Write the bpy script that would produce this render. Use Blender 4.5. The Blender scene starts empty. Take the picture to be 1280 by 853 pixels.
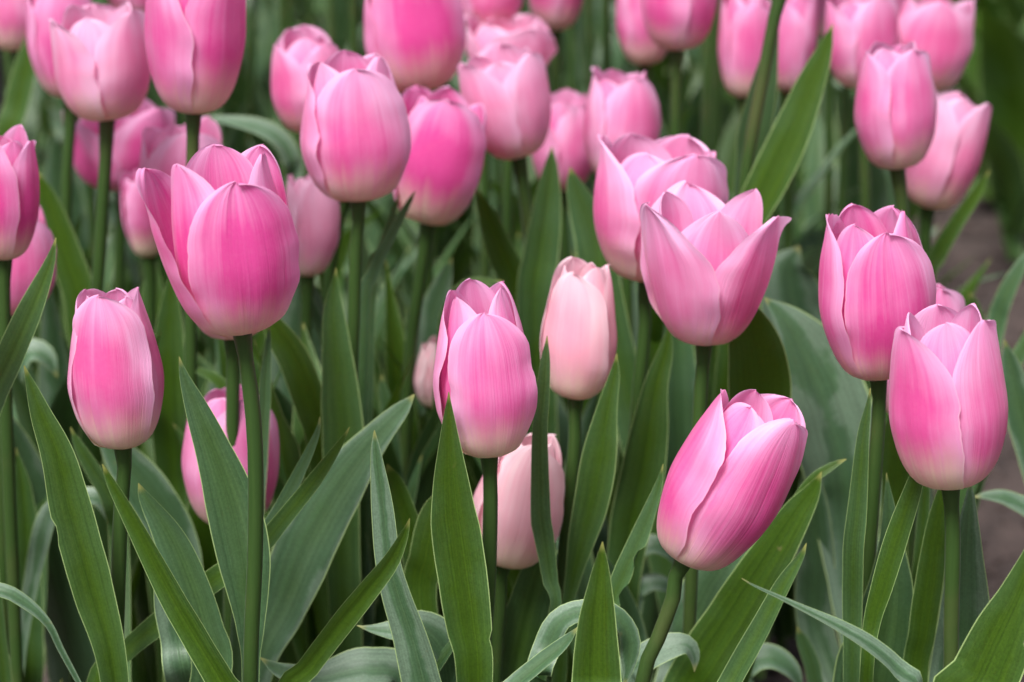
import bpy, math, random
from mathutils import Vector, Matrix, noise

# ------------------------------------------------------------------ camera, world, sun, exposure
sc = bpy.context.scene
COL = sc.collection
LENS, PITCH, ZCAM = 85.0, math.radians(17.0), 0.77
F_PX = LENS / 36.0 * 1280.0
CAM = Vector((0, 0, ZCAM))
FWD = Vector((0, math.cos(PITCH), -math.sin(PITCH)))
UPV = Vector((0, math.sin(PITCH), math.cos(PITCH)))
cd = bpy.data.cameras.new('camera'); cam = bpy.data.objects.new('camera', cd); COL.objects.link(cam)
cam.location = CAM; cam.rotation_euler = (math.pi/2 - PITCH, 0, 0)
cd.lens = LENS; cd.sensor_width = 36.0; cd.clip_start = 0.02; cd.clip_end = 500
cd.dof.use_dof = True; cd.dof.focus_distance = 1.10; cd.dof.aperture_fstop = 7.8; cd.dof.aperture_blades = 9
sc.camera = cam

w = bpy.data.worlds.new('World'); sc.world = w; w.use_nodes = True
nt = w.node_tree; nt.nodes.clear()
sky = nt.nodes.new('ShaderNodeTexSky'); sky.sky_type = 'NISHITA'; sky.sun_disc = False
SUN_EL, SUN_AZ = math.radians(56), math.radians(205)   # azimuth clockwise from +Y
sky.sun_elevation = SUN_EL; sky.sun_rotation = SUN_AZ
sky.air_density = 1.0; sky.dust_density = 4.0
hs = nt.nodes.new('ShaderNodeHueSaturation'); hs.inputs['Saturation'].default_value = 0.48   # overcast: grey cloud light
bg = nt.nodes.new('ShaderNodeBackground'); bg.inputs['Strength'].default_value = 0.042
wo = nt.nodes.new('ShaderNodeOutputWorld')
nt.links.new(sky.outputs[0], hs.inputs['Color']); nt.links.new(hs.outputs[0], bg.inputs[0]); nt.links.new(bg.outputs[0], wo.inputs[0])

sl = bpy.data.lights.new('sun', 'SUN'); sl.energy = 1.5; sl.angle = math.radians(20); sl.color = (1.0, 0.99, 0.97)
so = bpy.data.objects.new('sun', sl); COL.objects.link(so)
sd = Vector((math.sin(SUN_AZ)*math.cos(SUN_EL), math.cos(SUN_AZ)*math.cos(SUN_EL), math.sin(SUN_EL)))
so.rotation_euler = sd.to_track_quat('Z', 'Y').to_euler(); so.location = (0, 0, 5)

sc.view_settings.view_transform = 'Standard'; sc.view_settings.look = 'None'
sc.view_settings.exposure = 1.85; sc.view_settings.gamma = 1.0
sc.render.engine = 'CYCLES'
sc.cycles.use_denoising = True
try: sc.cycles.denoiser = 'OPENIMAGEDENOISE'
except Exception: pass
sc.cycles.max_bounces = 10; sc.cycles.transmission_bounces = 8; sc.cycles.diffuse_bounces = 6

rnd = random.Random(11)

def unproj(px, py, y):
    """pixel of the photograph -> point on the upright plane at forward distance y"""
    d = Vector(((px - 640) / F_PX, 0, 0)) + UPV * (-(py - 426.5) / F_PX) + FWD
    return CAM + d * (y / d.y)
def frame_top(y):
    return ZCAM - y * math.tan(PITCH - math.atan(426.5 / F_PX))

# ------------------------------------------------------------------ materials
def mat(name):
    m = bpy.data.materials.new(name); m.use_nodes = True
    m.node_tree.nodes.clear(); return m, m.node_tree
class NB:
    def __init__(s, nt): s.nt = nt
    def n(s, t, **k):
        x = s.nt.nodes.new(t)
        for a, b in k.items(): setattr(x, a, b)
        return x
    def _in(s, sock, v):
        if isinstance(v, bpy.types.NodeSocket): s.nt.links.new(v, sock)
        elif v is not None: sock.default_value = v
    def math(s, op, a, b=None, c=None, clamp=False):
        x = s.n('ShaderNodeMath', operation=op); x.use_clamp = clamp
        s._in(x.inputs[0], a); s._in(x.inputs[1], b)
        if c is not None: s._in(x.inputs[2], c)
        return x.outputs[0]
    def ramp(s, v, lo, hi, a=0.0, b=1.0):
        x = s.n('ShaderNodeMapRange', interpolation_type='SMOOTHSTEP')
        s._in(x.inputs[0], v); s._in(x.inputs[1], lo); s._in(x.inputs[2], hi); s._in(x.inputs[3], a); s._in(x.inputs[4], b)
        return x.outputs[0]
    def mix(s, f, a, b):
        x = s.n('ShaderNodeMix', data_type='RGBA')
        s._in(x.inputs[0], f); s._in(x.inputs[6], a); s._in(x.inputs[7], b); return x.outputs[2]
    def xyz(s, x, y, z):
        c = s.n('ShaderNodeCombineXYZ'); s._in(c.inputs[0], x); s._in(c.inputs[1], y); s._in(c.inputs[2], z); return c.outputs[0]
    def noise(s, vec, scale=1.0, detail=3.0, rough=0.5):
        x = s.n('ShaderNodeTexNoise'); s._in(x.inputs['Vector'], vec)
        x.inputs['Scale'].default_value = scale; x.inputs['Detail'].default_value = detail; x.inputs['Roughness'].default_value = rough
        return x.outputs[0]
def c4(r, g, b): return (r, g, b, 1.0)

def petal_material():
    m, nt = mat('petal'); b = NB(nt)
    uv = b.n('ShaderNodeUVMap').outputs[0]
    s = b.n('ShaderNodeSeparateXYZ'); nt.links.new(uv, s.inputs[0]); u, v = s.outputs[0], s.outputs[1]
    oi = b.n('ShaderNodeObjectInfo'); cs = b.n('ShaderNodeSeparateColor'); nt.links.new(oi.outputs['Color'], cs.inputs[0])
    pale, sat, seed = cs.outputs[0], cs.outputs[1], b.math('MULTIPLY', oi.outputs['Random'], 37.0)
    uc = b.math('ABSOLUTE', b.math('MULTIPLY_ADD', u, 2.0, -1.0))
    # fine streaks that fan along the petal, and slow mottling
    st = b.noise(b.xyz(b.math('MULTIPLY', u, 34.0), b.math('MULTIPLY', v, 0.9), seed), 1.0, 4.0, 0.6)
    st2 = b.noise(b.xyz(b.math('MULTIPLY', u, 9.0), b.math('MULTIPLY', v, 1.3), b.math('ADD', seed, 5.0)), 1.0, 2.0)
    mo = b.noise(b.xyz(b.math('MULTIPLY', u, 2.2), b.math('MULTIPLY', v, 2.2), seed), 1.0, 2.0)
    stc = b.math('SUBTRACT', st, 0.5); st2c = b.math('SUBTRACT', st2, 0.5); moc = b.math('SUBTRACT', mo, 0.5)
    # cream foot -> pink
    vv = b.math('ADD', v, b.math('ADD', b.math('MULTIPLY', stc, 0.16), b.math('ADD', b.math('MULTIPLY', st2c, 0.15), b.math('MULTIPLY_ADD', oi.outputs['Random'], 0.14, -0.09))))
    pk = b.ramp(vv, 0.00, 0.43)
    # deep pink flame in the middle, paler to the margins and the tip
    edge = b.ramp(b.math('ADD', uc, b.math('ADD', b.math('MULTIPLY', st2c, 0.55), b.math('MULTIPLY', moc, 0.5))), 0.30, 1.0)
    tip = b.ramp(b.math('ADD', v, b.math('MULTIPLY', st2c, 0.35)), 0.62, 1.02)
    lg = b.math('ADD', b.math('MULTIPLY', edge, 0.55), b.math('MULTIPLY', tip, 0.45))
    lg = b.math('ADD', lg, b.math('MULTIPLY', stc, 0.55))
    lg = b.math('ADD', lg, b.math('MULTIPLY', moc, 0.95))
    lg = b.math('SUBTRACT', lg, b.math('MULTIPLY_ADD', sat, 0.7, -0.47), clamp=True)
    deep = b.mix(pale, c4(0.76, 0.078, 0.350), c4(0.92, 0.46, 0.56))
    light = b.mix(pale, c4(0.91, 0.49, 0.77), c4(0.95, 0.72, 0.75))
    foot = b.mix(pale, c4(0.96, 0.90, 0.64), c4(0.96, 0.88, 0.66))
    pink = b.mix(lg, deep, light)
    col = b.mix(pk, foot, pink)
    yb = b.ramp(v, 0.0, 0.13, 0.75, 0.0)
    col = b.mix(yb, col, c4(0.80, 0.56, 0.22))
    # pin-prick mottling and a few faint bruises
    tcp = b.n('ShaderNodeTexCoord').outputs['Object']
    spk = b.noise(tcp, 420.0, 3.0, 0.7)
    col = b.mix(b.ramp(spk, 0.35, 0.75, 0.0, 0.035), col, c4(0.95, 0.72, 0.84))
    bru = b.ramp(b.noise(tcp, 62.0, 4.0, 0.65), 0.68, 0.78, 0.0, 0.10)
    col = b.mix(bru, col, c4(0.52, 0.13, 0.24))
    rim = b.math('MULTIPLY', b.ramp(uc, 0.965, 0.995, 0.0, 0.45), b.ramp(st2, 0.35, 0.65, 0.35, 1.0))
    col = b.mix(rim, col, c4(0.93, 0.70, 0.80))
    hsv = b.n('ShaderNodeHueSaturation'); hsv.inputs['Saturation'].default_value = 1.0; hsv.inputs['Value'].default_value = 1.0
    nt.links.new(col, hsv.inputs['Color'])
    bump = b.n('ShaderNodeBump'); bump.inputs['Strength'].default_value = 0.4; bump.inputs['Distance'].default_value = 0.0008
    hgt = b.math('ADD', st, b.math('MULTIPLY', b.noise(b.xyz(b.math('MULTIPLY', u, 110.0), b.math('MULTIPLY', v, 3.0), seed), 1.0, 2.0), 0.6))
    nt.links.new(hgt, bump.inputs['Height'])
    p = b.n('ShaderNodeBsdfPrincipled')
    nt.links.new(col, p.inputs['Base Color']); p.inputs['Roughness'].default_value = 0.52
    p.inputs['Specular IOR Level'].default_value = 0.36
    p.inputs['Sheen Weight'].default_value = 0.12; p.inputs['Sheen Roughness'].default_value = 0.4
    nt.links.new(bump.outputs[0], p.inputs['Normal'])
    t = b.n('ShaderNodeBsdfTranslucent'); nt.links.new(hsv.outputs[0], t.inputs['Color']); nt.links.new(bump.outputs[0], t.inputs['Normal'])
    mx = b.n('ShaderNodeMixShader'); mx.inputs[0].default_value = 0.36
    nt.links.new(p.outputs[0], mx.inputs[1]); nt.links.new(t.outputs[0], mx.inputs[2])
    o = b.n('ShaderNodeOutputMaterial'); nt.links.new(mx.outputs[0], o.inputs[0])
    return m

def leaf_material():
    m, nt = mat('leaf'); b = NB(nt)
    uv = b.n('ShaderNodeUVMap').outputs[0]
    s = b.n('ShaderNodeSeparateXYZ'); nt.links.new(uv, s.inputs[0]); u, v = s.outputs[0], s.outputs[1]   # v in metres / 0.1
    oi = b.n('ShaderNodeObjectInfo'); cs = b.n('ShaderNodeSeparateColor'); nt.links.new(oi.outputs['Color'], cs.inputs[0])
    tone, seed = cs.outputs[0], b.math('MULTIPLY', oi.outputs['Random'], 53.0)
    uc = b.math('ABSOLUTE', b.math('MULTIPLY_ADD', u, 2.0, -1.0))
    vein = b.noise(b.xyz(b.math('MULTIPLY', u, 30.0), b.math('MULTIPLY', v, 0.35), seed), 1.0, 3.0, 0.6)
    vein2 = b.noise(b.xyz(b.math('MULTIPLY', u, 12.0), b.math('MULTIPLY', v, 0.4), seed), 1.0, 2.0)
    tex = b.n('ShaderNodeTexCoord').outputs['Object']
    mot = b.noise(tex, 26.0, 4.0, 0.6)
    pores = b.noise(tex, 900.0, 2.0, 0.7)
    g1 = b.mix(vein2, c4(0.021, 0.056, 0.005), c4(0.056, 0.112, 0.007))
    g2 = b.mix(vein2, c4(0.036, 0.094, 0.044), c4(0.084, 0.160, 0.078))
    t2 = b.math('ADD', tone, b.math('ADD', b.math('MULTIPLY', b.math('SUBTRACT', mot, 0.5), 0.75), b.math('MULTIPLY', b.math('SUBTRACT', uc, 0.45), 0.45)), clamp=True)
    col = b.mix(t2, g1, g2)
    col = b.mix(b.ramp(t2, 0.90, 1.05, 0.0, 0.70), col, c4(0.180, 0.250, 0.180))   # waxy bloom, plus the bright sheen of arching leaves painted into the colour
    vs = b.math('MULTIPLY', b.ramp(vein, 0.30, 0.70, 0.80, 1.18), b.ramp(pores, 0.25, 0.75, 0.82, 1.2))
    col2 = b.n('ShaderNodeMix', data_type='RGBA', blend_type='MULTIPLY'); col2.inputs[0].default_value = 1.0
    vc = b.n('ShaderNodeCombineColor')
    for i in range(3): nt.links.new(vs, vc.inputs[i])
    nt.links.new(col, col2.inputs[6]); nt.links.new(vc.outputs[0], col2.inputs[7]); col = col2.outputs[2]
    rim = b.ramp(uc, 0.95, 0.98, 0.0, 0.85)
    col = b.mix(rim, col, c4(0.42, 0.56, 0.22))
    col = b.mix(b.ramp(v, 0.01, 0.06, 0.8, 0.0), col, c4(0.30, 0.30, 0.09))
    # dry flecks here and there
    fl = b.ramp(b.noise(tex, 70.0, 3.0, 0.6), 0.70, 0.78, 0.0, 0.45)
    col = b.mix(fl, col, c4(0.20, 0.17, 0.07))
    bump = b.n('ShaderNodeBump'); bump.inputs['Strength'].default_value = 0.28; bump.inputs['Distance'].default_value = 0.0008
    nt.links.new(b.math('ADD', vein, b.math('MULTIPLY', pores, 0.35)), bump.inputs['Height'])
    p = b.n('ShaderNodeBsdfPrincipled'); nt.links.new(col, p.inputs['Base Color'])
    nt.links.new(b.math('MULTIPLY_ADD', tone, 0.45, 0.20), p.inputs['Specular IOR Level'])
    nt.links.new(b.ramp(mot, 0.3, 0.7, 0.40, 0.55), p.inputs['Roughness'])
    nt.links.new(bump.outputs[0], p.inputs['Normal'])
    t = b.n('ShaderNodeBsdfTranslucent')
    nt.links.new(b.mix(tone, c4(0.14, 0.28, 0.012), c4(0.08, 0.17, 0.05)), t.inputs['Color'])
    mx = b.n('ShaderNodeMixShader'); mx.inputs[0].default_value = 0.20
    nt.links.new(p.outputs[0], mx.inputs[1]); nt.links.new(t.outputs[0], mx.inputs[2])
    o = b.n('ShaderNodeOutputMaterial'); nt.links.new(mx.outputs[0], o.inputs[0])
    return m

def stem_material():
    m, nt = mat('stem'); b = NB(nt)
    tex = b.n('ShaderNodeTexCoord').outputs['Object']
    mp = b.n('ShaderNodeMapping'); nt.links.new(tex, mp.inputs[0]); mp.inputs['Scale'].default_value = (600, 600, 14)
    n1 = b.noise(mp.outputs[0], 1.0, 3.0); n2 = b.noise(tex, 18.0, 3.0)
    col = b.mix(n1, c4(0.020, 0.050, 0.009), c4(0.040, 0.082, 0.016))
    col = b.mix(b.ramp(n2, 0.45, 0.75, 0, 0.5), col, c4(0.085, 0.085, 0.030))
    bump = b.n('ShaderNodeBump'); bump.inputs['Strength'].default_value = 0.2; bump.inputs['Distance'].default_value = 0.0006; nt.links.new(n1, bump.inputs['Height'])
    p = b.n('ShaderNodeBsdfPrincipled'); nt.links.new(col, p.inputs['Base Color']); p.inputs['Roughness'].default_value = 0.5
    p.inputs['Sheen Weight'].default_value = 0.08; p.inputs['Sheen Roughness'].default_value = 0.3; p.inputs['Specular IOR Level'].default_value = 0.3
    nt.links.new(bump.outputs[0], p.inputs['Normal'])
    o = b.n('ShaderNodeOutputMaterial'); nt.links.new(p.outputs[0], o.inputs[0]); return m

def simple_material(name, c1, c2, scale, rough=0.8, bumpd=0.0):
    m, nt = mat(name); b = NB(nt)
    tex = b.n('ShaderNodeTexCoord').outputs['Object']
    n1 = b.noise(tex, scale, 6.0, 0.65); n2 = b.noise(tex, scale * 7.3, 4.0, 0.6)
    f = b.math('ADD', b.math('MULTIPLY', n1, 0.6), b.math('MULTIPLY', n2, 0.4))
    col = b.mix(b.ramp(f, 0.3, 0.7), c1, c2)
    p = b.n('ShaderNodeBsdfPrincipled'); nt.links.new(col, p.inputs['Base Color']); p.inputs['Roughness'].default_value = rough
    if bumpd:
        bump = b.n('ShaderNodeBump'); bump.inputs['Strength'].default_value = 0.9; bump.inputs['Distance'].default_value = bumpd
        nt.links.new(f, bump.inputs['Height']); nt.links.new(bump.outputs[0], p.inputs['Normal'])
    o = b.n('ShaderNodeOutputMaterial'); nt.links.new(p.outputs[0], o.inputs[0]); return m

M_PETAL, M_LEAF, M_STEM = petal_material(), leaf_material(), stem_material()
M_CORE = simple_material('receptacle', c4(0.50, 0.46, 0.20), c4(0.62, 0.56, 0.28), 60, 0.6)
M_SOIL = simple_material('soil', c4(0.028, 0.019, 0.017), c4(0.098, 0.068, 0.060), 22, 0.95, 0.012)
M_STAKE = simple_material('stake_paint', c4(0.012, 0.012, 0.012), c4(0.025, 0.024, 0.022), 40, 0.5)

# ------------------------------------------------------------------ mesh helpers
def mesh(name, verts, faces, material, uvs=None):
    me = bpy.data.meshes.new(name); me.from_pydata(verts, [], faces)
    if uvs:
        l = me.uv_layers.new(name='UVMap')
        flat = []
        for f in faces:
            for i in f: flat += uvs[i]
        l.data.foreach_set('uv', flat)
    me.polygons.foreach_set('use_smooth', [True] * len(faces))
    me.materials.append(material); me.update(); return me
def link(name, data, parent=None, color=None):
    o = bpy.data.objects.new(name, data); COL.objects.link(o)
    if parent: o.parent = parent
    if color: o.color = color
    return o
def catmull(P, n):
    """P: list of tuples -> n samples, roughly even in the first three coords"""
    m = len(P); Q = []
    sub = 14
    for i in range(m - 1):
        p0 = P[i-1] if i else [2*a - b for a, b in zip(P[0], P[1])]
        p1, p2 = P[i], P[i+1]
        p3 = P[i+2] if i + 2 < m else [2*a - b for a, b in zip(P[-1], P[-2])]
        for k in range(sub):
            t = k / sub
            Q.append([0.5*((2*b) + (c-a)*t + (2*a-5*b+4*c-d)*t*t + (3*b-a-3*c+d)*t**3) for a, b, c, d in zip(p0, p1, p2, p3)])
    Q.append(list(P[-1]))
    L = [0.0]
    for a, b in zip(Q, Q[1:]): L.append(L[-1] + math.dist(a[:3], b[:3]))
    out = []; j = 0
    for k in range(n):
        s = L[-1] * k / (n - 1)
        while j < len(L) - 2 and L[j+1] < s: j += 1
        f = (s - L[j]) / max(1e-9, L[j+1] - L[j]); f = min(max(f, 0), 1)
        out.append([a + (b-a)*f for a, b in zip(Q[j], Q[j+1])])
    return out
def grid_faces(nr, nc):
    return [(r*nc+c, r*nc+c+1, (r+1)*nc+c+1, (r+1)*nc+c) for r in range(nr-1) for c in range(nc-1)]
def lerp(a, b, t): return a + (b-a)*t

# ------------------------------------------------------------------ tulip pieces (all in the bloom's own frame: z along the axis)
def petal_mesh(R, H, phi, inner, top, hscale, rn, nu=19, nv=28, wid=1.20, pointed=0.0, hook=0.0, detail=1.0, vee=0.0):
    prof = [(0.06, -0.004), (0.36, 0.004), (0.66 - .12*vee, 0.060), (0.88 - .15*vee, 0.20), (1.0 - .09*vee, 0.42), (lerp(1, top, 0.30), 0.65), (lerp(1, top, 0.68), 0.85), (top, 1.0)]
    ra = R / H; prof = [(a / ra, c) for a, c, _ in catmull([(a * ra, c, 0.0) for a, c in prof], 60)]
    off = 0.865 if inner else 1.0
    sd = rn.random() * 100
    spiral = rn.uniform(0.045, 0.065) * (1 if not inner else 0.3)
    skew = rn.uniform(-0.13, 0.13); kt = rn.uniform(0.80, 0.95) if inner else rn.uniform(0.97, 1.10)
    curlL, curlR = (rn.uniform(-0.06, 0.0), rn.uniform(-0.06, 0.0)) if inner else (rn.uniform(-0.02, 0.03), rn.uniform(-0.01, 0.04))
    notch = rn.uniform(-0.6, 0.6)
    rip = rn.uniform(0.020, 0.042) * detail * (0.5 if inner else 1.0)
    groove = rn.uniform(0.012, 0.028)
    verts, uvs = [], []
    for i in range(nv):
        q = i / (nv - 1); v = 1 - (1 - q) ** 1.35
        x = v * 59; k = min(int(x), 58); f = x - k
        r = lerp(prof[k][0], prof[k+1][0], f); z = lerp(prof[k][1], prof[k+1][1], f)
        a = 0.34 + 0.66 * math.sin(math.pi/2 * min(v / 0.48, 1))
        e = max(0.0, (v - 0.40) / 0.60)
        bq = max(0.0, 1 - e ** (3.6 - 1.6 * pointed)) ** (0.56 + 0.35 * pointed)
        s = wid * a * bq + 0.004
        rho = r * lerp(1.0, kt, max(0, v - 0.3) / 0.7)
        ang_max = min(s / max(r, 0.05), 1.2)
        for j in range(nu):
            u = -1 + 2 * j / (nu - 1)
            au = abs(u)
            # uneven outline: slight lobes of the margin near the tip
            mrg = 1 + (0.09 * detail * noise.noise((v * 6.0 + sd, 3.1 * (1 if u > 0 else -1), sd)) + 0.022 * noise.noise((v * 31 + sd, 7.7 * (1 if u > 0 else -1), sd))) * au
            th = ang_max * u * mrg * (r / max(rho, 1e-4))
            rr = rho
            cx = r - rho
            # local coords: x radial out, y tangential
            px = cx + rr * math.cos(th); py = rr * math.sin(th)
            d = 0.0
            d += spiral * u * min(1, v * 2.5)
            d -= groove * math.exp(-(u / 0.10) ** 2) * math.sin(math.pi * min(1, v)) ** 0.7
            d += (curlR if u > 0 else curlL) * au ** 4 * min(1, v * 1.6)
            d += rip * au ** 2 * noise.noise((v * 6.5 + sd, u * 1.2, sd * 1.7)) * 2.0
            d += 0.030 * detail * (1 - abs(2 * noise.noise((u * 2.2 + sd, v * 1.1 + 3, sd)))) * (0.1 + v) * (0.4 if inner else 1) - 0.012 * v
            d += 0.045 * detail * noise.noise((u * 1.6 + sd, v * 2.4, sd)) * (0.1 + v)
            d += hook * max(0, v - 0.72) ** 2 * 9.0
            n = math.hypot(px, py) or 1
            px += d * math.cos(th) ; py += d * math.sin(th)
            zz = z + 0.02 * notch * u * max(0, v - 0.6) + 0.012 * noise.noise((u * 3 + sd, v * 4, 9.1)) * v
            tw = skew * v ** 2
            A = phi + tw
            X = (px * math.sin(A) + py * math.cos(A)) * R * off
            Y = (-px * math.cos(A) + py * math.sin(A)) * R * off
            verts.append((X, Y, zz * H * hscale)); uvs.append((0.5 + 0.5 * u, v))
    return mesh('petal', verts, grid_faces(nv, nu), M_PETAL, uvs)

def core_mesh(R, H):
    ring = [(0.055, -0.035), (0.10, -0.012), (0.20, 0.006), (0.26, 0.022), (0.16, 0.05), (0.10, 0.20), (0.13, 0.40), (0.02, 0.44)]
    n = 12; V = []
    for r, z in ring:
        for k in range(n):
            a = 2*math.pi*k/n; V.append((r*R*math.cos(a), r*R*math.sin(a), z*H))
    Fc = [(i*n+k, i*n+(k+1) % n, (i+1)*n+(k+1) % n, (i+1)*n+k) for i in range(len(ring)-1) for k in range(n)]
    return mesh('bloom', V, Fc, M_CORE)

def tube_mesh(P, radii, n=10, rings=26):
    S = catmull([tuple(p) + (r,) for p, r in zip(P, radii)], rings)
    V = []; prev = None
    for i, s in enumerate(S):
        p = Vector(s[:3]); q = Vector(S[min(i+1, len(S)-1)][:3]) - Vector(S[max(i-1, 0)][:3]); q.normalize()
        a = Vector((1, 0, 0)) - q * q.x; a.normalize(); b = q.cross(a)
        for k in range(n):
            t = 2*math.pi*k/n; V.append(tuple(p + (a*math.cos(t) + b*math.sin(t)) * s[3]))
    Fc = [(i*n+k, i*n+(k+1) % n, (i+1)*n+(k+1) % n, (i+1)*n+k) for i in range(len(S)-1) for k in range(n)]
    return mesh('stem', V, Fc, M_STEM)

def leaf_mesh(P, cup=0.6, nrm=0.0, nrm_end=None, rn=rnd, nu=11, nv=40, nicks=(), ripple=1.0):
    """P: tip -> foot, (x, y, z, width); nrm: facing, degrees about z from the camera's side (or a vector)"""
    S = catmull(P, nv)
    def vec(a):
        if isinstance(a, (int, float)):
            t = math.radians(a); return Vector((math.sin(t), -math.cos(t), 0.12))
        return Vector(a)
    n0 = vec(nrm); n1 = vec(nrm if nrm_end is None else nrm_end)
    sd = rn.random() * 100; V, UV = [], []; run = 0.0
    for i, s in enumerate(S):
        p = Vector(s[:3]); q = Vector(S[min(i+1, nv-1)][:3]) - Vector(S[max(i-1, 0)][:3]); q.normalize()
        if i: run += math.dist(s[:3], S[i-1][:3])
        f = i / (nv - 1)
        N = n0.lerp(n1, f)
        N = N - q * N.dot(q)
        if N.length < 1e-4: N = Vector((0.1, -1, 0.2)) - q * Vector((0.1, -1, 0.2)).dot(q)
        N.normalize(); B = q.cross(N)
        hw = max(s[3], 0.0004) * 0.5
        al = cup * (0.5 + 0.7 * f)
        for j in range(nu):
            u = -1 + 2*j/(nu-1)
            m = 1.0
            for (pos, side, depth, size) in nicks:
                if u * side > 0.5:
                    m -= depth * max(0, 1 - abs(f - pos) / size) * (abs(u) - 0.5) * 2
            m *= 1 + 0.03 * ripple * noise.noise((run * 60, 5 * (u > 0), sd))
            a = al * u
            x = math.sin(a) / max(al, 1e-3) * hw * m if abs(al) > 1e-3 else u * hw * m
            z = (1 - math.cos(a)) / max(abs(al), 1e-3) * hw * (1 if al >= 0 else -1)
            z += 0.10 * ripple * hw * noise.noise((run * 34 + sd, u * 1.3, sd)) * (0.2 + 1.2 * u*u)
            z -= 0.06 * hw * math.exp(-(u/0.12)**2)
            V.append(tuple(p + B * x + N * z)); UV.append((0.5 + 0.5*u, run * 10))
    return mesh('leaf', V, grid_faces(nv, nu), M_LEAF, UV)

# ------------------------------------------------------------------ the setting
def ground_height(x, y):
    h = 0.016 * noise.noise((x*5, y*5, 0.3)) + 0.010 * noise.noise((x*16, y*16, 4)) + 0.006 * noise.noise((x*45, y*45, 8))
    return h - 0.006
def axis(lo, hi, step, far):
    a = []; t = lo
    while t <= hi + 1e-6: a.append(t); t += step
    s = step; L = a[0]; Rr = a[-1]; A, Bq = [], []
    while Rr < far: s *= 1.7; Rr += s; Bq.append(Rr); L -= s; A.append(L)
    return A[::-1] + a + Bq
xs, ys = axis(-0.8, 1.5, 0.018, 60), axis(0.8, 5.2, 0.02, 60)
gv = [(x, y, ground_height(x, y)) for y in ys for x in xs]
g = link('ground', mesh('ground', gv, grid_faces(len(ys), len(xs)), M_SOIL)); g['kind'] = 'structure'
# loose clods on the bare path and between the plants
import bmesh
def clods():
    t = (1 + 5 ** 0.5) / 2
    base = [Vector(p).normalized() for p in [(-1,t,0),(1,t,0),(-1,-t,0),(1,-t,0),(0,-1,t),(0,1,t),(0,-1,-t),(0,1,-t),(t,0,-1),(t,0,1),(-t,0,-1),(-t,0,1)]]
    fc = [(0,11,5),(0,5,1),(0,1,7),(0,7,10),(0,10,11),(1,5,9),(5,11,4),(11,10,2),(10,7,6),(7,1,8),(3,9,4),(3,4,2),(3,2,6),(3,6,8),(3,8,9),(4,9,5),(2,4,11),(6,2,10),(8,6,7),(9,8,1)]
    V, Fc = [], []; r = random.Random(5)
    for k in range(9000):
        x, y = r.uniform(-0.1, 1.2), r.uniform(1.5, 4.6)
        s = 0.0025 + 0.010 * r.random() ** 4
        z = ground_height(x, y); o = len(V)
        for p in base:
            q = p * s * r.uniform(0.65, 1.2); V.append((x + q.x, y + q.y, z + q.z * 0.7 + s * 0.2))
        Fc += [(a+o, b+o, c+o) for a, b, c in fc]
    return mesh('soil_clods', V, Fc, M_SOIL)
cl = link('soil_clods', clods()); cl['kind'] = 'stuff'; cl['label'] = 'loose brown soil crumbs on the bare path'; cl['category'] = 'soil'

# ------------------------------------------------------------------ placed tulips
# key: (base x, base y, width, height, distance, tilt deg right, lean deg to camera, phi deg, top outer, top inner, pale, sat, stem pixels, label, options)
T = {}
def tulip(key, bx, by, wpx, hpx, y, tilt, phi, to, ti, pale, sat, stem, label, lean=0, opts=None):
    T[key] = dict(bx=bx, by=by, w=wpx, h=hpx, y=y, tilt=tilt, phi=phi, to=to, ti=ti, pale=pale, sat=sat, stem=stem, label=label, lean=lean, o=opts or {})

# front rows
tulip('a1', 153, 556, 121, 205, 1.08, -2, -8, .66, .60, .10, .42, [(151,640),(147,760),(146,853)], 'egg-shaped pink tulip with cream foot, left of the big flaring tulip', opts=dict(hs=[1,.98,.97,.96,.95,.97]))
tulip('a2', 302, 412, 174, 234, 1.03, -6, 20, .98, .86, .0, .62, [(312,480),(319,560),(319,690),(313,853)], 'largest deep pink tulip with a flared tip, on a thick curving stem', opts=dict(tops=[.90,.97,1.16,.84,.88,.80], hs=[.90,.97,.95,.98,1.0,1.0]))
tulip('a2b', 290, 420, 120, 170, 1.20, 0, 40, .7, .66, .3, .3, [(291,480),(290,600),(288,760)], 'tulip almost wholly hidden behind the largest flared pink tulip')
tulip('a3', 611, 566, 132, 217, 1.08, -3, 10, .68, .64, .02, .55, [(613,640),(610,740),(602,853)], 'pink tulip with wide overlapping front petal, in front of two peach buds', opts=dict(hs=[.90,.99,.97,1.0,1.0,.96]))
tulip('a4', 720, 495, 98, 172, 1.20, 3, -22, .64, .58, .85, .2, [(718,560),(708,660),(700,760)], 'pale peach tulip bud, closed and upright above a slender stem', opts=dict(hs=[.97,.98,1,1,.98,.98], pointed=.3))
tulip('a5', 857, 698, 150, 238, 1.04, 25, 28, .82, .72, .05, .5, [(842,745),(824,795),(803,853)], 'pink tulip leaning to one side on a slanted stem, orange at its foot', opts=dict(hs=[1.0,.98,.94,.95,.96,.96], pointed=.05), lean=3)
tulip('a6', 880, 425, 184, 196, 1.17, 1, 62, 1.22, .92, .12, .40, [(877,470),(872,560),(866,680)], 'wide open pale pink tulip with pointed petals spreading outward', opts=dict(pointed=.55, hook=.10, hs=[.95,.97,1.02,1.02,1.0,1.0]))
tulip('a7', 808, 347, 170, 186, 1.28, 6, 30, .98, .88, .12, .40, [(806,410),(797,500),(790,620)], 'loose pink tulip directly behind the wide open one', opts=dict(hs=[1,.98,1.0,.95,.96,.95]))
tulip('a8', 1098, 469, 149, 214, 1.12, -5, 22, .76, .72, .0, .62, [(1097,540),(1090,640),(1082,760),(1078,853)], 'deep pink tulip with one broad front petal, overlapped by the paler one', opts=dict(hs=[.94,.97,1.0,1.0,1.0,.98]))
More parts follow.
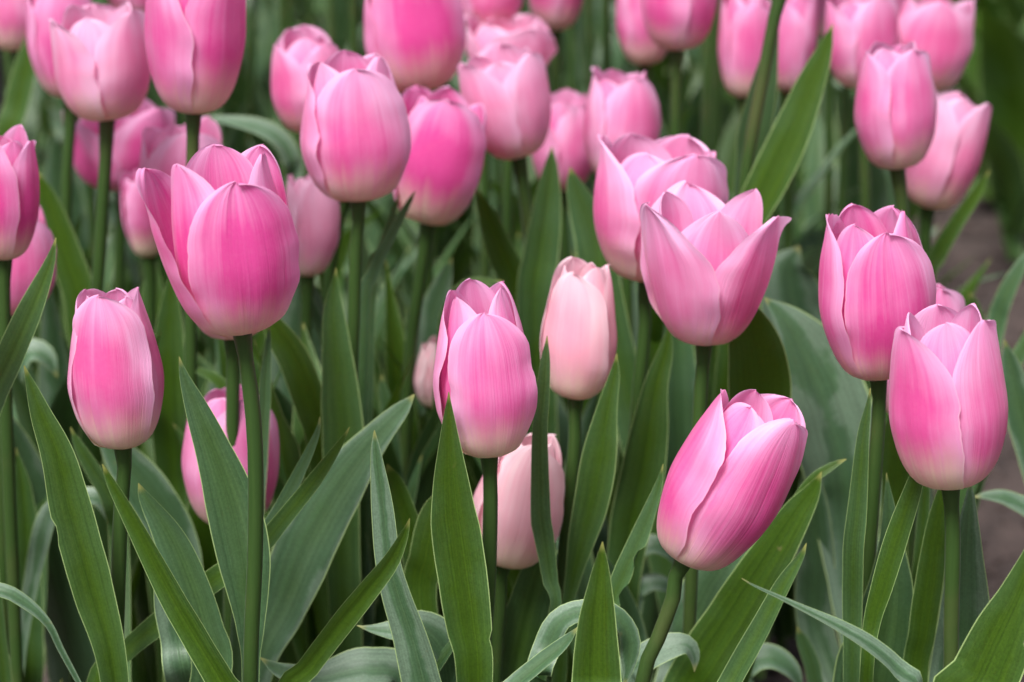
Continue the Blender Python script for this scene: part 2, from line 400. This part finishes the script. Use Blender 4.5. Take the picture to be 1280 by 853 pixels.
tulip('a9', 1188, 604, 153, 228, 1.02, -6, 61, .86, .78, .06, .42, [(1191,680),(1189,780),(1188,853)], 'pink tulip with a straight seam between two front petals, beside the soil path', opts=dict(hs=[.98,.97,.98,1.0,1.0,1.0], wid=1.04, pointed=.2, detail=.35))
tulip('b1', 1143, 528, 112, 188, 1.24, 2, 20, .7, .68, .1, .5, [(1138,600),(1135,720)], 'pink tulip peeping out between the two overlapping tulips near the path')
tulip('b2', 287, 652, 126, 180, 1.22, 2, 40, .72, .70, .1, .45, [(287,720),(288,800)], 'pink tulip half covered by a broad leaf and the thick stem')
tulip('b3', 630, 703, 116, 170, 1.17, 13, 8, .58, .54, .92, .2, [(626,750),(620,820)], 'pale peach tulip low among the leaves behind a narrow blade', opts=dict(hs=[1,1,.98,1,.98,.98], pointed=.3))
tulip('b4', 543, 508, 60, 92, 1.40, 4, 20, .6, .6, 1.0, .1, [(540,560),(535,660)], 'small cream bud half hidden behind the pink front tulip')
tulip('b5', 384, 343, 76, 132, 1.40, 3, 30, .7, .66, .40, .1, [(383,400),(380,520)], 'washed out pale pink tulip between the largest tulip and the tall round one')
tulip('c1', 5, 322, 92, 170, 1.22, 3, -30, .8, .74, .0, .65, [(5,400),(8,520)], 'deep pink tulip by the dark stake, above a paler one')
tulip('c2', 16, 390, 104, 150, 1.33, 4, 30, .74, .7, .1, .42, [(4,470),(2,600)], 'pink tulip tucked right under the deep pink one by the dark stake')
# middle rows
tulip('d1', 447, 248, 138, 184, 1.28, -2, 10, .78, .72, .08, .48, [(445,300),(442,400),(440,500)], 'tall round pink tulip with cream foot on a straight stem', opts=dict(hs=[.96,.97,.95,1,1,.98]))
tulip('d1b', 440, 235, 104, 150, 1.45, 0, 40, .8, .74, .1, .45, [(424,270),(412,350),(405,460)], 'tulip hidden behind the tall round pink one, only its bent stem showing')
tulip('d2', 535, 277, 122, 170, 1.40, 10, -6, .86, .80, .0, .6, [(528,330),(514,430),(506,560)], 'pink tulip leaning away from the tall round one beside it', opts=dict(hs=[1,.93,.97,.9,1,.96]))
tulip('d3', 242, 139, 126, 205, 1.30, 3, 55, .92, .84, .0, .55, [(241,180),(240,260),(238,400)], 'pink tulip standing directly above the largest flared one', opts=dict(pointed=.3, hs=[1,1,.96,.95,.98,.97]))
tulip('d4', 134, 148, 124, 152, 1.40, -3, 58, .92, .84, .28, .30, [(132,200),(126,300),(120,420)], 'pale blush pink tulip with two rounded front petals on a straight stem')
tulip('d5', 88, 120, 92, 165, 1.53, -4, 20, .84, .76, .0, .55, [(86,180),(82,300)], 'pink tulip partly behind the pale blush one, on the stake side')
tulip('d6', 152, 234, 132, 128, 1.58, 0, 58, 1.05, .85, .05, .5, [(150,300),(148,420)], 'broad pink tulip filling the gap below the pale blush one')
tulip('d7', 228, 262, 110, 118, 1.45, 2, 20, .85, .78, .15, .40, [(226,320),(222,420)], 'pink tulip peeping over the shoulder of the largest flared one')
tulip('d8', 186, 320, 56, 112, 1.50, -5, 10, .72, .7, .05, .5, [(188,380),(190,480)], 'narrow pink tulip beside the flared petal of the largest one')
tulip('d9', 388, 164, 98, 132, 1.52, -2, 60, .82, .76, .15, .42, [(388,230),(386,340)], 'soft pink tulip with two lobes just behind the tall round one')
tulip('e1', 649, 195, 112, 142, 1.46, -13, 58, 1.0, .9, .25, .28, [(655,240),(665,320),(672,420)], 'very pale pink tulip with a square, flaring top', opts=dict(hs=[.95,1,1,.95,.97,.95]))
tulip('e2', 636, 92, 112, 82, 1.66, 0, 25, .95, .86, .3, .3, [(636,160),(634,300)], 'pale pink tulip showing only its top behind the square-topped one')
tulip('e3', 524, 113, 124, 178, 1.50, -6, 15, .80, .74, .0, .62, [(532,180),(534,320)], 'deep pink tulip with a broad smooth petal, above the leaning one')
tulip('e4', 605, 38, 100, 120, 1.70, 2, 30, .85, .8, .1, .45, [(606,110),(606,260)], 'pink tulip next to the deep pink broad-petalled one, its top cut off')
tulip('e5', 694, 37, 76, 140, 1.78, 0, 60, .85, .8, .05, .6, [(695,110),(696,260)], 'deep pink tulip with yellow foot above the pale square-topped one')
tulip('e6', 774, 228, 98, 150, 1.50, 1, 18, .78, .74, .12, .45, [(780,280),(784,380)], 'rounded pink tulip just behind the loose pair')
tulip('e7', 703, 236, 86, 124, 1.62, 0, 50, .82, .78, .12, .42, [(706,300),(708,420)], 'pink tulip squeezed between the square-topped and the rounded one')
tulip('f1', 846, 61, 100, 150, 1.62, 0, 62, .85, .8, .05, .5, [(845,110),(844,180),(842,300)], 'pink tulip with yellow foot on a clear straight green stem')
tulip('f2', 806, 80, 74, 130, 1.72, -2, 20, .85, .8, .05, .5, [(808,150),(810,280)], 'pink tulip partly behind the one with the clear straight stem')
tulip('f3', 930, 121, 72, 140, 1.62, 0, 10, .8, .76, .08, .5, [(932,180),(934,300)], 'pink tulip behind the tall bare stem, on the yellow-footed side')
tulip('f4', 985, 114, 62, 130, 1.70, 3, -40, .85, .8, .05, .5, [(985,180),(985,300)], 'narrow pink tulip behind the tall bare stem and long leaf')
tulip('f5', 1078, 109, 92, 128, 1.63, -4, 30, .85, .8, .12, .42, [(1080,180),(1082,300)], 'pink tulip, darker of the touching pair behind the neat upright one')
tulip('f6', 1152, 112, 108, 132, 1.66, 7, -15, .98, .88, .18, .42, [(1158,180),(1154,300)], 'pink tulip with an outturned petal, of the touching pair by the other bed')
tulip('f7', 1121, 209, 106, 158, 1.40, -5, 36, .74, .70, .08, .48, [(1127,250),(1130,330),(1134,440)], 'neat upright pink tulip with a seam, above the deep pink front one', opts=dict(hs=[.97,.95,.97,1,1,1]))
tulip('f8', 1160, 258, 98, 155, 1.52, 13, 52, .92, .84, .28, .32, [(1160,320),(1155,420)], 'pale blushing tulip leaning towards the soil path')
tulip('g1', 1036, 48, 56, 120, 1.84, 0, 30, .8, .76, .05, .5, [(1036,120),(1036,260)], 'small pink tulip behind the long leaf and the touching pair')
tulip('g2', 20, 62, 78, 120, 1.74, 0, 20, .8, .76, .15, .45, [(20,140),(20,300)], 'pink tulip standing next to the dark stake, farther back')
tulip('g3', 178, 24, 92, 120, 1.86, 0, 40, .8, .76, .05, .6, [(178,100),(178,260)], 'pink tulip behind the gap between the blush and the seam-fronted one')
# tulips whose leaves or stems reach into view
tulip('h1', 985, -40, 120, 180, 1.41, 8, 20, .85, .8, .05, .5, [(968,22),(955,90),(940,172),(928,260)], 'tall tulip showing only a bare stem and a long bright leaf')
tulip('h2', 1372, 560, 140, 215, 1.00, 4, 20, .85, .8, .05, .5, [(1360,700),(1345,853)], 'tulip at the path edge with a notched broad leaf')
tulip('h3', 1350, 380, 120, 190, 1.28, 4, 20, .85, .8, .05, .5, [(1345,480),(1340,620)], 'tulip on the path side with pale arching leaves')
tulip('h4', -95, 420, 130, 200, 1.08, -3, 20, .85, .8, .05, .5, [(-90,560),(-85,760)], 'tulip beyond the stake with a pale bent leaf')

GROUP = 'pink tulips growing in the flower bed'
def axis_matrix(tilt, lean):
    return Matrix.Rotation(math.radians(tilt), 4, 'Y') @ Matrix.Rotation(math.radians(lean), 4, 'X')

VEE = dict(a1=0, a2=.55, a3=.15, a4=0, a5=.3, a6=.75, a7=.7, a8=.5, a9=0, b3=.1, d1=.1, d2=.6, e1=.5, d4=.2, f7=.2)
def build_tulip(key, d):
    rn = random.Random(key)
    y = d['y']; B = unproj(d['bx'], d['by'], y)
    zc = (B - CAM).dot(FWD); k = zc / F_PX
    topm = max(d['to'], 1.0)
    R = d['w'] * 0.5 * k / (1.04 * max(1.0, d['to'] * 0.93))
    H = (d['h'] * k - 0.22 * R * d['to']) / 0.96
    near = y < 1.32
    # stem down to the soil
    P = [B]
    for (px, py) in d['stem']: P.append(unproj(px, py, y))
    last, prv = P[-1], P[-2]
    sl_x = (last.x - prv.x) / max(0.02, prv.z - last.z)
    gx = last.x + max(-0.05, min(0.05, 0.45 * sl_x * last.z)); gy = y + rn.uniform(-0.01, 0.015)
    mid = Vector((lerp(last.x, gx, 0.65), lerp(y, gy, .5), last.z * 0.45))
    P += [mid, Vector((gx, gy, -0.01))]
    root = bpy.data.objects.new('tulip', None); COL.objects.link(root)
    root.location = (gx, gy, 0.0); root.empty_display_size = 0.02
    root['label'] = d['label']; root['category'] = 'tulip'; root['group'] = GROUP
    O = Vector((gx, gy, 0.0))
    M = axis_matrix(d['tilt'], d['lean'])
    ax = (M @ Vector((0, 0, 1, 0))).to_3d()
    P[0] = B + ax * (0.012 * H)
    P.insert(1, B - ax * 0.012)
    sr = (0.0036 if near else 0.0038) * d['o'].get('sr', 1.0)
    rad = [sr * 1.30, sr * 0.93] + [sr] * (len(P) - 3) + [sr * 1.2]
    st = link('stem', tube_mesh([p - O for p in P], rad, 12 if near else 8, 34 if near else 20), root)
    bl = link('bloom', core_mesh(R, H), root); bl.matrix_local = Matrix.Translation(B - O) @ M
    rn0 = rn.uniform(0, .45)
    hs = d['o'].get('hs'); tops = d['o'].get('tops')
    for i in range(6):
        inner = i >= 3
        ph = d['phi'] + 120 * (i % 3) + (60 if inner else 0) + rn.uniform(-6, 6)
        tp = tops[i] if tops else (d['ti'] if inner else d['to']) * rn.uniform(0.90, 1.12)
        h = hs[i] if hs else rn.uniform(0.87, 1.0)
        me = petal_mesh(R, H, math.radians(ph), inner, tp, h, rn, nu=25 if near else 15, nv=40 if near else 22,
                        wid=d['o'].get('wid', 1.02 if key in ('a2', 'a3', 'a8') else 1.14) * (1 if 'wid' in d['o'] else rn.uniform(.94, 1.07)), pointed=max(0, d['o'].get('pointed', 0.12) + rn.uniform(-.10, .14)), detail=d['o'].get('detail', 1.0), hook=d['o'].get('hook', rn.uniform(-.09, .01)), vee=d['o'].get('vee', VEE.get(key, rn0)))
        pt = link('petal', me, bl, (d['pale'], d['sat'] + (0.0 if inner else 0.04) + rn.uniform(-.16, .16), 0, 1))
        if key == 'a5': pass
    d.update(root=root, O=O, R=R, H=H, rn=rn, stemP=P)
    return root
for key in list(T): build_tulip(key, T[key])

# ------------------------------------------------------------------ leaves traced from the photograph: (x, y, width px) tip -> foot
def leaf(y, tone, pts, key=None, face=0, face_end=None, cup=0.55, y_end=None, nicks=(), h=None, ripple=1.0):
    P = []; n = len(pts)
    for i, (px, py, wp) in enumerate(pts):
        yy = y if y_end is None else lerp(y, y_end, i / (n - 1))
        p = unproj(px, py, yy); zc = (p - CAM).dot(FWD)
        P.append((p.x, p.y, p.z, wp * zc / F_PX))
    last = P[-1]
    dx = (P[-1][0] - P[-2][0]) / max(0.02, abs(P[-2][2] - P[-1][2]))
    ex = last[0] + max(-.07, min(.07, dx * last[2] * 0.5))
    if key is None:
        key = min(T, key=lambda k: abs(T[k]['O'].x - ex) + 1.3 * abs(T[k]['O'].y - last[1]) + (0.03 if T[k].get('nl', 0) > 3 else 0))
    d = T[key]; d['nl'] = d.get('nl', 0) + 1
    O = d['O']
    hz = min(last[2] * 0.5, 0.10) if h is None else h
    w = last[3]
    P.append((lerp(last[0], O.x, 0.55), lerp(last[1], O.y, 0.55), lerp(last[2], hz, 0.55), max(w * 0.85, 0.012)))
    P.append((O.x + (last[0] - O.x) * 0.06, O.y + (last[1] - O.y) * 0.06, hz * 0.9, max(w * 0.5, 0.010)))
    P.append((O.x, O.y, hz * 0.55, max(w * 0.35, 0.008)))
    Q = [(a - O.x, b - O.y, c, e) for a, b, c, e in P]
    link('leaf', leaf_mesh(Q, cup, face, face_end, d['rn'], nv=84, nicks=nicks, ripple=ripple), d['root'], (tone, 0, 0, 1))
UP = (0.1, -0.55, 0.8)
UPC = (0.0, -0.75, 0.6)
# lower left
leaf(1.06, .22, [(30,457,0),(38,480,12),(52,520,28),(72,569,42),(89,639,53),(115,734,52),(143,853,36)], 'a1', 12, 20, cup=.5, nicks=((.21,1,.25,.012),))
leaf(1.00, .05, [(128,580,0),(140,605,14),(175,669,27),(220,754,37),(279,853,42),(310,910,42)], 'a1', -15, cup=.6)
leaf(1.07, .70, [(173,604,0),(182,622,18),(212,669,44),(236,725,56),(254,782,62),(264,853,56)], 'a1', -10, cup=.9)
leaf(1.055, .62, [(224,446,0),(230,470,12),(247,513,30),(269,569,48),(287,620,64),(302,680,70),(310,735,54),(313,790,34),(313,853,22)], 'a2', 6, cup=.35)
leaf(1.08, .95, [(196,655,0),(204,690,18),(214,750,44),(228,800,56),(238,853,60)], 'b2', 5)
leaf(1.10, .12, [(437,534,0),(425,556,10),(395,600,21),(355,650,25),(325,685,28),(275,722,34),(215,768,34),(160,815,30),(120,865,28)], 'a1', (-.3,-.8,.5), cup=.9)
leaf(1.12, .75, [(400,521,0),(397,540,7),(382,575,14),(352,635,20),(320,690,22),(300,760,20)], 'a2b', -20)
leaf(1.22, .3, [(88,534,0),(100,560,15),(118,590,20),(140,630,24),(150,700,26)], 'a1', 0)
leaf(1.27, .85, [(120,530,0),(150,570,44),(190,620,60),(225,690,60),(235,780,54)], 'b2', (-.2,-.8,.4))
leaf(1.36, .15, [(215,330,0),(212,400,32),(210,480,48),(215,560,48),(222,650,44)], None, 10)
leaf(1.30, .15, [(232,455,0),(245,462,8),(272,476,15),(292,505,18),(300,570,20)], None, UPC)
leaf(1.14, .30, [(70,297,0),(62,330,16),(42,380,32),(16,440,40),(-10,500,40),(-25,580,36)], 'c1', -20)
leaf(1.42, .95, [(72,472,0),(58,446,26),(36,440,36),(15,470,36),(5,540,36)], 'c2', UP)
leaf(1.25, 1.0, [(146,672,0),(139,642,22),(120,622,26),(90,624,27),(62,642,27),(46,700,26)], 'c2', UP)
leaf(1.05, 1.0, [(118,890,0),(98,853,7),(76,812,9),(60,780,11),(32,754,19),(0,738,22),(-45,742,24),(-75,790,24)], 'h4', (.25,-.5,.8), cup=.3)
leaf(1.30, .3, [(20,560,0),(28,610,22),(34,690,34),(36,780,36),(36,853,34)], 'c2', 30)
leaf(1.35, .5, [(58,560,0),(56,600,18),(50,680,28),(46,780,30)], 'c2', -30)
# lower middle
leaf(1.17, .85, [(518,493,0),(503,512,22),(470,548,42),(425,610,74),(385,680,86),(352,760,74),(322,830,56)], 'a2b', (-.35,-.8,.45), cup=.35)
leaf(0.99, .05, [(512,648,0),(505,668,12),(487,703,25),(458,740,31),(424,782,34),(384,835,32),(350,885,30)], 'a2', 25, cup=.5)
leaf(1.04, .98, [(468,538,0),(469,552,9),(471,572,16),(479,639,31),(485,697,34),(495,740,39),(513,796,47),(528,853,54),(540,905,54)], 'a3', (-.3,-.85,.35), cup=.3)
leaf(1.055, .12, [(561,490,0),(561,530,18),(563,597,44),(566,640,58),(570,669,63),(578,725,63),(586,782,58),(593,853,46)], 'a3', 12, -4, cup=.45, nicks=((.34,-1,.18,.012),))
leaf(1.25, .30, [(420,335,0),(416,380,24),(419,430,38),(425,512,54),(428,570,56),(425,640,50)], 'd1', 18, cup=.8)
leaf(1.27, .08, [(328,380,0),(345,412,32),(370,452,42),(391,510,44),(406,570,42)], None, -10)
leaf(1.42, .9, [(383,342,0),(380,365,44),(375,420,80),(370,500,86),(365,580,80)], None, (0,-.85,.4), cup=.3)
leaf(1.20, .7, [(337,405,0),(335,430,8),(331,480,15),(328,540,17)], 'a2b', 20)
leaf(1.36, .7, [(476,468,0),(479,485,11),(484,510,17),(490,560,22)], None, 0)
leaf(1.18, .2, [(484,580,0),(492,600,24),(505,640,34),(520,690,38),(530,760,38)], None, -15)
leaf(1.14, .05, [(568,605,0),(548,640,42),(534,700,50),(528,760,48)], 'a3', -25)
leaf(1.08, .95, [(446,782,0),(462,786,10),(490,788,30),(525,786,54),(552,812,66),(564,865,66)], 'a3', UP, cup=.25)
leaf(1.10, .95, [(325,822,0),(350,838,22),(400,848,44),(460,838,66),(500,872,66)], 'a2', UP, cup=.25)
leaf(1.30, .8, [(438,610,0),(440,650,26),(444,700,40),(446,780,44)], None, 10)
leaf(1.32, .6, [(470,560,0),(468,620,30),(466,700,44),(466,790,44)], None, -12)
# lower centre right
leaf(1.12, .55, [(684,420,0),(682,450,12),(678,500,18),(675,541,20),(676,640,26),(680,669,26),(688,725,20),(692,775,14)], 'b3', -8)
leaf(1.17, .28, [(771,442,0),(768,470,14),(759,512,27),(750,569,45),(740,625,45),(729,669,36),(716,725,20),(705,790,14)], 'a4', -14, cup=.5)
leaf(1.25, .22, [(838,400,0),(832,440,19),(820,484,32),(812,541,49),(803,597,57),(792,641,55),(782,697,48),(778,760,42)], 'a7', -12, cup=.55)
leaf(1.10, .45, [(829,580,0),(824,605,10),(812,640,19),(796,680,26),(780,715,26),(764,755,24),(750,800,20)], 'a4', -30, nicks=((.14,-1,.9,.02),(.2,-1,.7,.015),(.32,-1,.8,.02)))
leaf(0.97, .10, [(753,677,0),(752,695,12),(750,725,28),(746,782,50),(745,853,64),(745,910,66)], 'a4', 4, cup=.5)
leaf(1.05, .85, [(780,860,0),(786,828,20),(786,795,34),(768,770,38),(735,764,38),(702,775,38),(684,810,36),(672,860,32)], 'a4', (.1,-.35,.9), cup=.3)
leaf(1.02, .75, [(724,783,0),(705,805,19),(675,830,26),(640,860,28),(610,900,28)], 'a3', (-.4,-.6,.7), cup=.9)
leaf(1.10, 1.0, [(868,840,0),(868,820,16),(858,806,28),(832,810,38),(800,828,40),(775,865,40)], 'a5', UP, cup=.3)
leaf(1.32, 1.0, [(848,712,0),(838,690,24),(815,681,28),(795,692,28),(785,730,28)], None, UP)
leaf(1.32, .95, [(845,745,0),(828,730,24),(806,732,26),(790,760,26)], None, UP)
leaf(1.20, .85, [(948,636,0),(925,680,44),(890,730,66),(862,790,66),(846,853,56)], 'a5', (-.2,-.85,.4), cup=.35)
leaf(1.18, .40, [(692,640,0),(680,690,32),(665,740,54),(650,800,60),(640,853,60)], 'b3', 10)
leaf(1.24, .8, [(748,690,0),(758,710,20),(775,745,30),(790,790,36),(795,853,36)], None, -8)
# lower right
leaf(1.14, .05, [(1027,590,0),(1015,615,22),(995,645,40),(960,702,56),(922,765,68),(880,830,70),(850,885,64)], 'a5', (-.25,-.9,.3), cup=.5, nicks=((.52,1,.5,.02),))
leaf(1.15, .15, [(1058,574,0),(1045,580,8),(1020,596,13),(1000,622,15),(985,660,16)], None, UPC)
leaf(0.98, .25, [(1008,679,0),(1002,695,9),(979,732,22),(948,791,29),(915,850,30),(885,905,30)], 'a5', -35, cup=.9)
leaf(0.96, 1.0, [(927,723,0),(942,732,4),(975,747,8),(1004,761,13),(1048,783,24),(1090,808,33),(1123,838,39),(1152,885,40)], 'a9', (.35,-.35,.85), cup=.25)
leaf(1.08, .40, [(1088,485,0),(1085,510,8),(1079,548,16),(1072,637,25),(1067,690,27),(1066,761,26),(1065,853,22)], 'a8', -20)
leaf(1.045, .08, [(1152,560,0),(1149,585,14),(1141,613,23),(1121,672,30),(1103,732,28),(1090,780,22),(1083,850,18)], 'a8', -20)
leaf(1.11, .65, [(1108,591,0),(1110,620,11),(1113,680,34),(1110,740,66),(1100,800,92),(1086,853,100)], 'a8', 8, cup=.5)
leaf(1.16, .25, [(1160,580,0),(1156,620,12),(1150,700,18),(1142,800,20)], 'a9', 0)
leaf(1.10, .10, [(1182,585,0),(1173,650,26),(1163,720,35),(1153,790,35),(1145,860,33)], 'a9', -20)
leaf(1.09, .9, [(1212,600,0),(1212,625,15),(1206,700,48),(1204,770,68),(1194,853,76)], 'a9', 8, cup=.5)
leaf(0.96, .06, [(1302,640,0),(1293,690,26),(1278,740,54),(1256,790,76),(1228,853,88),(1205,900,86)], 'h2', -18, cup=.45, nicks=((.09,-1,.8,.015),(.155,-1,.35,.02),(.24,-1,.3,.012)))
leaf(1.24, 1.0, [(1216,622,0),(1235,620,14),(1262,625,26),(1300,652,32),(1325,720,32)], 'h3', UP)
leaf(1.30, .9, [(1256,425,0),(1264,460,28),(1275,510,40),(1292,570,40),(1310,650,40)], 'h3', (-.3,-.8,.4))
leaf(1.30, 1.0, [(955,372,0),(985,405,54),(1015,460,108),(1040,530,116),(1056,600,100),(1062,680,76)], 'b1', (-.1,-.5,.85), cup=.2)
leaf(1.50, 1.0, [(1000,308,0),(985,335,54),(990,380,88),(1005,420,88),(1020,480,66)], None, (0,-.7,.7), cup=.2)
leaf(1.22, .02, [(915,350,0),(928,385,34),(942,425,66),(950,475,80),(946,540,76),(930,620,64)], 'a6', -12, cup=.4)
leaf(1.20, .05, [(1126,478,0),(1122,540,38),(1120,600,38),(1118,680,34)], 'b1', 0)
leaf(1.22, .9, [(1004,865,0),(990,838,26),(965,822,36),(938,828,38),(920,860,38)], 'a6', UP)
leaf(1.25, .6, [(996,783,0),(1003,800,15),(1015,830,20),(1025,865,20)], 'b1', -10)
leaf(1.30, .9, [(1010,560,0),(1015,620,36),(1020,700,50),(1022,790,46)], 'b1', -15)
# middle and upper
leaf(1.40, .06, [(1041,30,0),(1032,60,19),(1016,101,36),(986,176,52),(961,227,52),(938,275,44),(925,330,36)], 'h1', -25, cup=.6)
leaf(1.44, .55, [(974,15,0),(966,50,15),(953,110,38),(941,170,48),(936,230,44)], 'h1', 20)
leaf(1.42, .38, [(690,183,0),(688,210,19),(683,260,38),(675,320,48),(668,390,48)], None, 14)
leaf(1.40, .42, [(713,209,0),(718,230,21),(730,262,38),(745,310,51),(755,370,50)], None, -10)
leaf(1.45, .12, [(596,236,0),(608,265,23),(625,310,37),(645,355,40),(660,420,38)], None, -20)
leaf(1.30, .6, [(519,239,0),(512,252,7),(491,292,13),(468,340,17),(455,400,20)], 'd1', -25)
leaf(1.32, .6, [(499,244,0),(493,262,7),(478,310,13),(462,370,17)], 'd1', 15)
leaf(1.60, 1.0, [(255,146,0),(280,150,14),(320,158,28),(350,175,30),(365,205,26),(368,250,22)], None, UP)
leaf(1.46, .10, [(48,215,0),(60,250,26),(80,310,39),(100,370,42),(110,440,40)], None, 0)
leaf(1.68, .15, [(47,15,0),(36,70,28),(22,130,35),(10,200,33)], None, -20)
leaf(1.48, .06, [(1237,213,0),(1222,240,13),(1195,280,19),(1172,320,22),(1155,370,22)], None, -15)
leaf(1.45, .8, [(1292,305,0),(1275,335,17),(1255,375,24),(1240,430,26)], None, (-.4,-.7,.5))
leaf(1.50, .3, [(1212,365,0),(1216,380,14),(1222,410,22),(1228,460,24)], None, 0)
leaf(1.35, .06, [(630,352,0),(600,352,12),(580,362,22),(565,392,28),(560,440,30)], None, UPC)
leaf(1.47, .9, [(565,322,0),(555,350,22),(540,400,40),(530,460,44)], None, (0,-.8,.5))

# lower, hidden foliage of the placed tulips (their remaining leaves)
def wild_leaf(rn, az, L, wid, lift, bend, z0, n=7, twist=0.0):
    P = []; p = Vector((0, 0, z0)); el = lift
    for i in range(n):
        f = i / (n - 1)
        wv = wid * (0.30 + 0.70 * math.sin(math.pi * min(1, f * 0.95 + 0.12)) ** 0.8) if f < 0.97 else 0.0
        P.append((p.x, p.y, p.z, wv))
        a = az + twist * f
        p = p + Vector((math.cos(el) * math.cos(a), math.cos(el) * math.sin(a), math.sin(el))) * (L / (n - 1))
        el -= bend / (n - 1) * (0.4 + 1.2 * f)
    nv = Vector((-math.cos(az), -math.sin(az), 0.5))
    return leaf_mesh(P[::-1], rn.uniform(.4, .9), tuple(nv), None, rn, nu=7, nv=18, ripple=2.0)
for k, d in T.items():
    rn = d['rn']
    for j in range((0 if k in ('f8', 'f6', 'h3') else max(0, 3 - d.get('nl', 0))) + (0 if k in ('f8', 'f6', 'h3') else 4 if d['y'] > 1.25 else 1)):
        zt = min(0.37, unproj(640, 800 if d['y'] < 1.25 else (330 if d['y'] > 1.36 else 430), d['y']).z)
        L = rn.uniform(0.75, 1.03) * max(zt, .16)
        me = wild_leaf(rn, rn.uniform(0, 6.28), L, rn.uniform(.03, .055), math.radians(rn.uniform(76, 88)), math.radians(rn.uniform(5, 45)), .02, twist=rn.uniform(-.5, .5))
        link('leaf', me, d['root'], (rn.random() ** 1.2, 0, 0, 1))

# ------------------------------------------------------------------ farther rows: a few plants, copied
def proto(seed):
    rn = random.Random(seed); R, H = rn.uniform(.022, .027), rn.uniform(.062, .072)
    V, Fc, UV = [], [], []
    for i in range(6):
        inner = i >= 3
        me = petal_mesh(R, H, math.radians(120*(i % 3) + (60 if inner else 0)), inner, .78 if inner else .86, rn.uniform(.93, 1), rn, nu=9, nv=14)
        o = len(V); V += [tuple(v.co) for v in me.vertices]
        ul = me.uv_layers[0].data; uvm = {}
        for pl in me.polygons:
            for li in pl.loop_indices: uvm[me.loops[li].vertex_index] = tuple(ul[li].uv)
        UV += [uvm[i2] for i2 in range(len(me.vertices))]
        Fc += [tuple(i2 + o for i2 in pl.vertices) for pl in me.polygons]
        bpy.data.meshes.remove(me)
    bloom = mesh('bloom', V, Fc, M_PETAL, UV)
    leaves = []
    a0 = rn.uniform(0, 6.28)
    for j in range(5):
        big = j < 3
        leaves.append((wild_leaf(rn, a0 + j * 2.3 + rn.uniform(-.4, .4), rn.uniform(.26, .36) if big else rn.uniform(.18, .27), rn.uniform(.034, .058),
                       math.radians(rn.uniform(70, 87)), math.radians(rn.uniform(8, 75)), rn.uniform(.01, .09), twist=rn.uniform(-.7, .7)), rn.random()))
    stem = tube_mesh([(rn.uniform(-.01, .01), rn.uniform(-.01, .01), 1.0), (rn.uniform(-.012, .012), rn.uniform(-.012, .012), .5), (0, 0, -.02)], [.0032, .0036, .0042], 7, 10)
    top = Vector(stem.vertices[0].co)
    return bloom, leaves, stem, top
protos = [proto(100 + i) for i in range(7)]
BG_LABEL = 'leafy green tulip plant in the farther rows, its bloom above view'
def far_plant(x, y, rn, label, group, hmin=0.0, scale=1.0, with_bloom=True):
    bloom, leaves, stem, top = rn.choice(protos)
    root = bpy.data.objects.new('tulip' if with_bloom else 'garden_plant', None); COL.objects.link(root); root.empty_display_size = .02
    root.location = (x, y, 0); root.rotation_euler = (0, 0, rn.uniform(0, 6.28))
    root['label'] = label; root['category'] = 'tulip' if with_bloom else 'plant'; root['group'] = group
    if with_bloom:
        h = max(0.43, frame_top(y) + 0.012) + rn.uniform(0, .05)
        s = link('stem', stem, root); s.scale = (1, 1, h)
        b = link('bloom', bloom, root, (rn.choice([.05, .1, .2]), .5, 0, 1)); b.location = (top.x, top.y, h - .002)
    for me, t in leaves:
        l = link('leaf', me, root, (min(1, max(0, t + rn.uniform(-.25, .25))) * (1 if with_bloom else .35), 0, 0, 1))
        q = rn.uniform(.85, 1.12) * scale; b_ = 1.0 if with_bloom else 1.5; l.scale = (q * b_, q * b_, q)
rn = random.Random(77)
def path_edge(y): return 0.34 + (y - 2.0) * 0.06
yy = 1.80
row = 0
while yy < 3.75:
    half = 0.215 * yy * 1.05 + 0.10
    x = -half + (0.055 if row % 2 else 0)
    while x < min(half, path_edge(yy)):
        far_plant(x + rn.uniform(-.03, .03), yy + rn.uniform(-.04, .04), rn, BG_LABEL, 'tulip plants in the farther rows')
        x += 0.105
    yy += 0.125 if yy < 2.6 else 0.17; row += 1
# the next bed across the soil path
for k in range(24):
    y = rn.uniform(2.75, 4.2); x = 0.575 + (y - 2.75) * 0.12 + rn.uniform(0, .38)
    if k < 5: x, y = [(.595, 2.78), (.64, 2.92), (.62, 3.10), (.70, 2.85), (.68, 3.25)][k]
    far_plant(x, y, rn, 'broad-leaved plant in the next bed across the soil path', 'plants in the bed across the path', scale=1.0 if k < 5 else 1.2, with_bloom=False)

# ------------------------------------------------------------------ dark stake
sp = unproj(-1, 100, 1.95)
stake = mesh('garden_stake', *(lambda V, Fc: (V, Fc))(*(lambda n, r: (
    [(r*q*math.cos(2*math.pi*k/n), r*q*math.sin(2*math.pi*k/n), z) for q, z in ((.3, -.05), (1, 0.0), (1, .60), (.96, .612), (.6, .62), (0.02, .622)) for k in range(n)],
    [(i*n+k, i*n+(k+1) % n, (i+1)*n+(k+1) % n, (i+1)*n+k) for i in range(5) for k in range(n)]))(12, .004)), M_STAKE)
so2 = link('garden_stake', stake); so2.location = (sp.x, sp.y, 0)
so2['label'] = 'thin black garden stake standing among the tulips'; so2['category'] = 'stake'
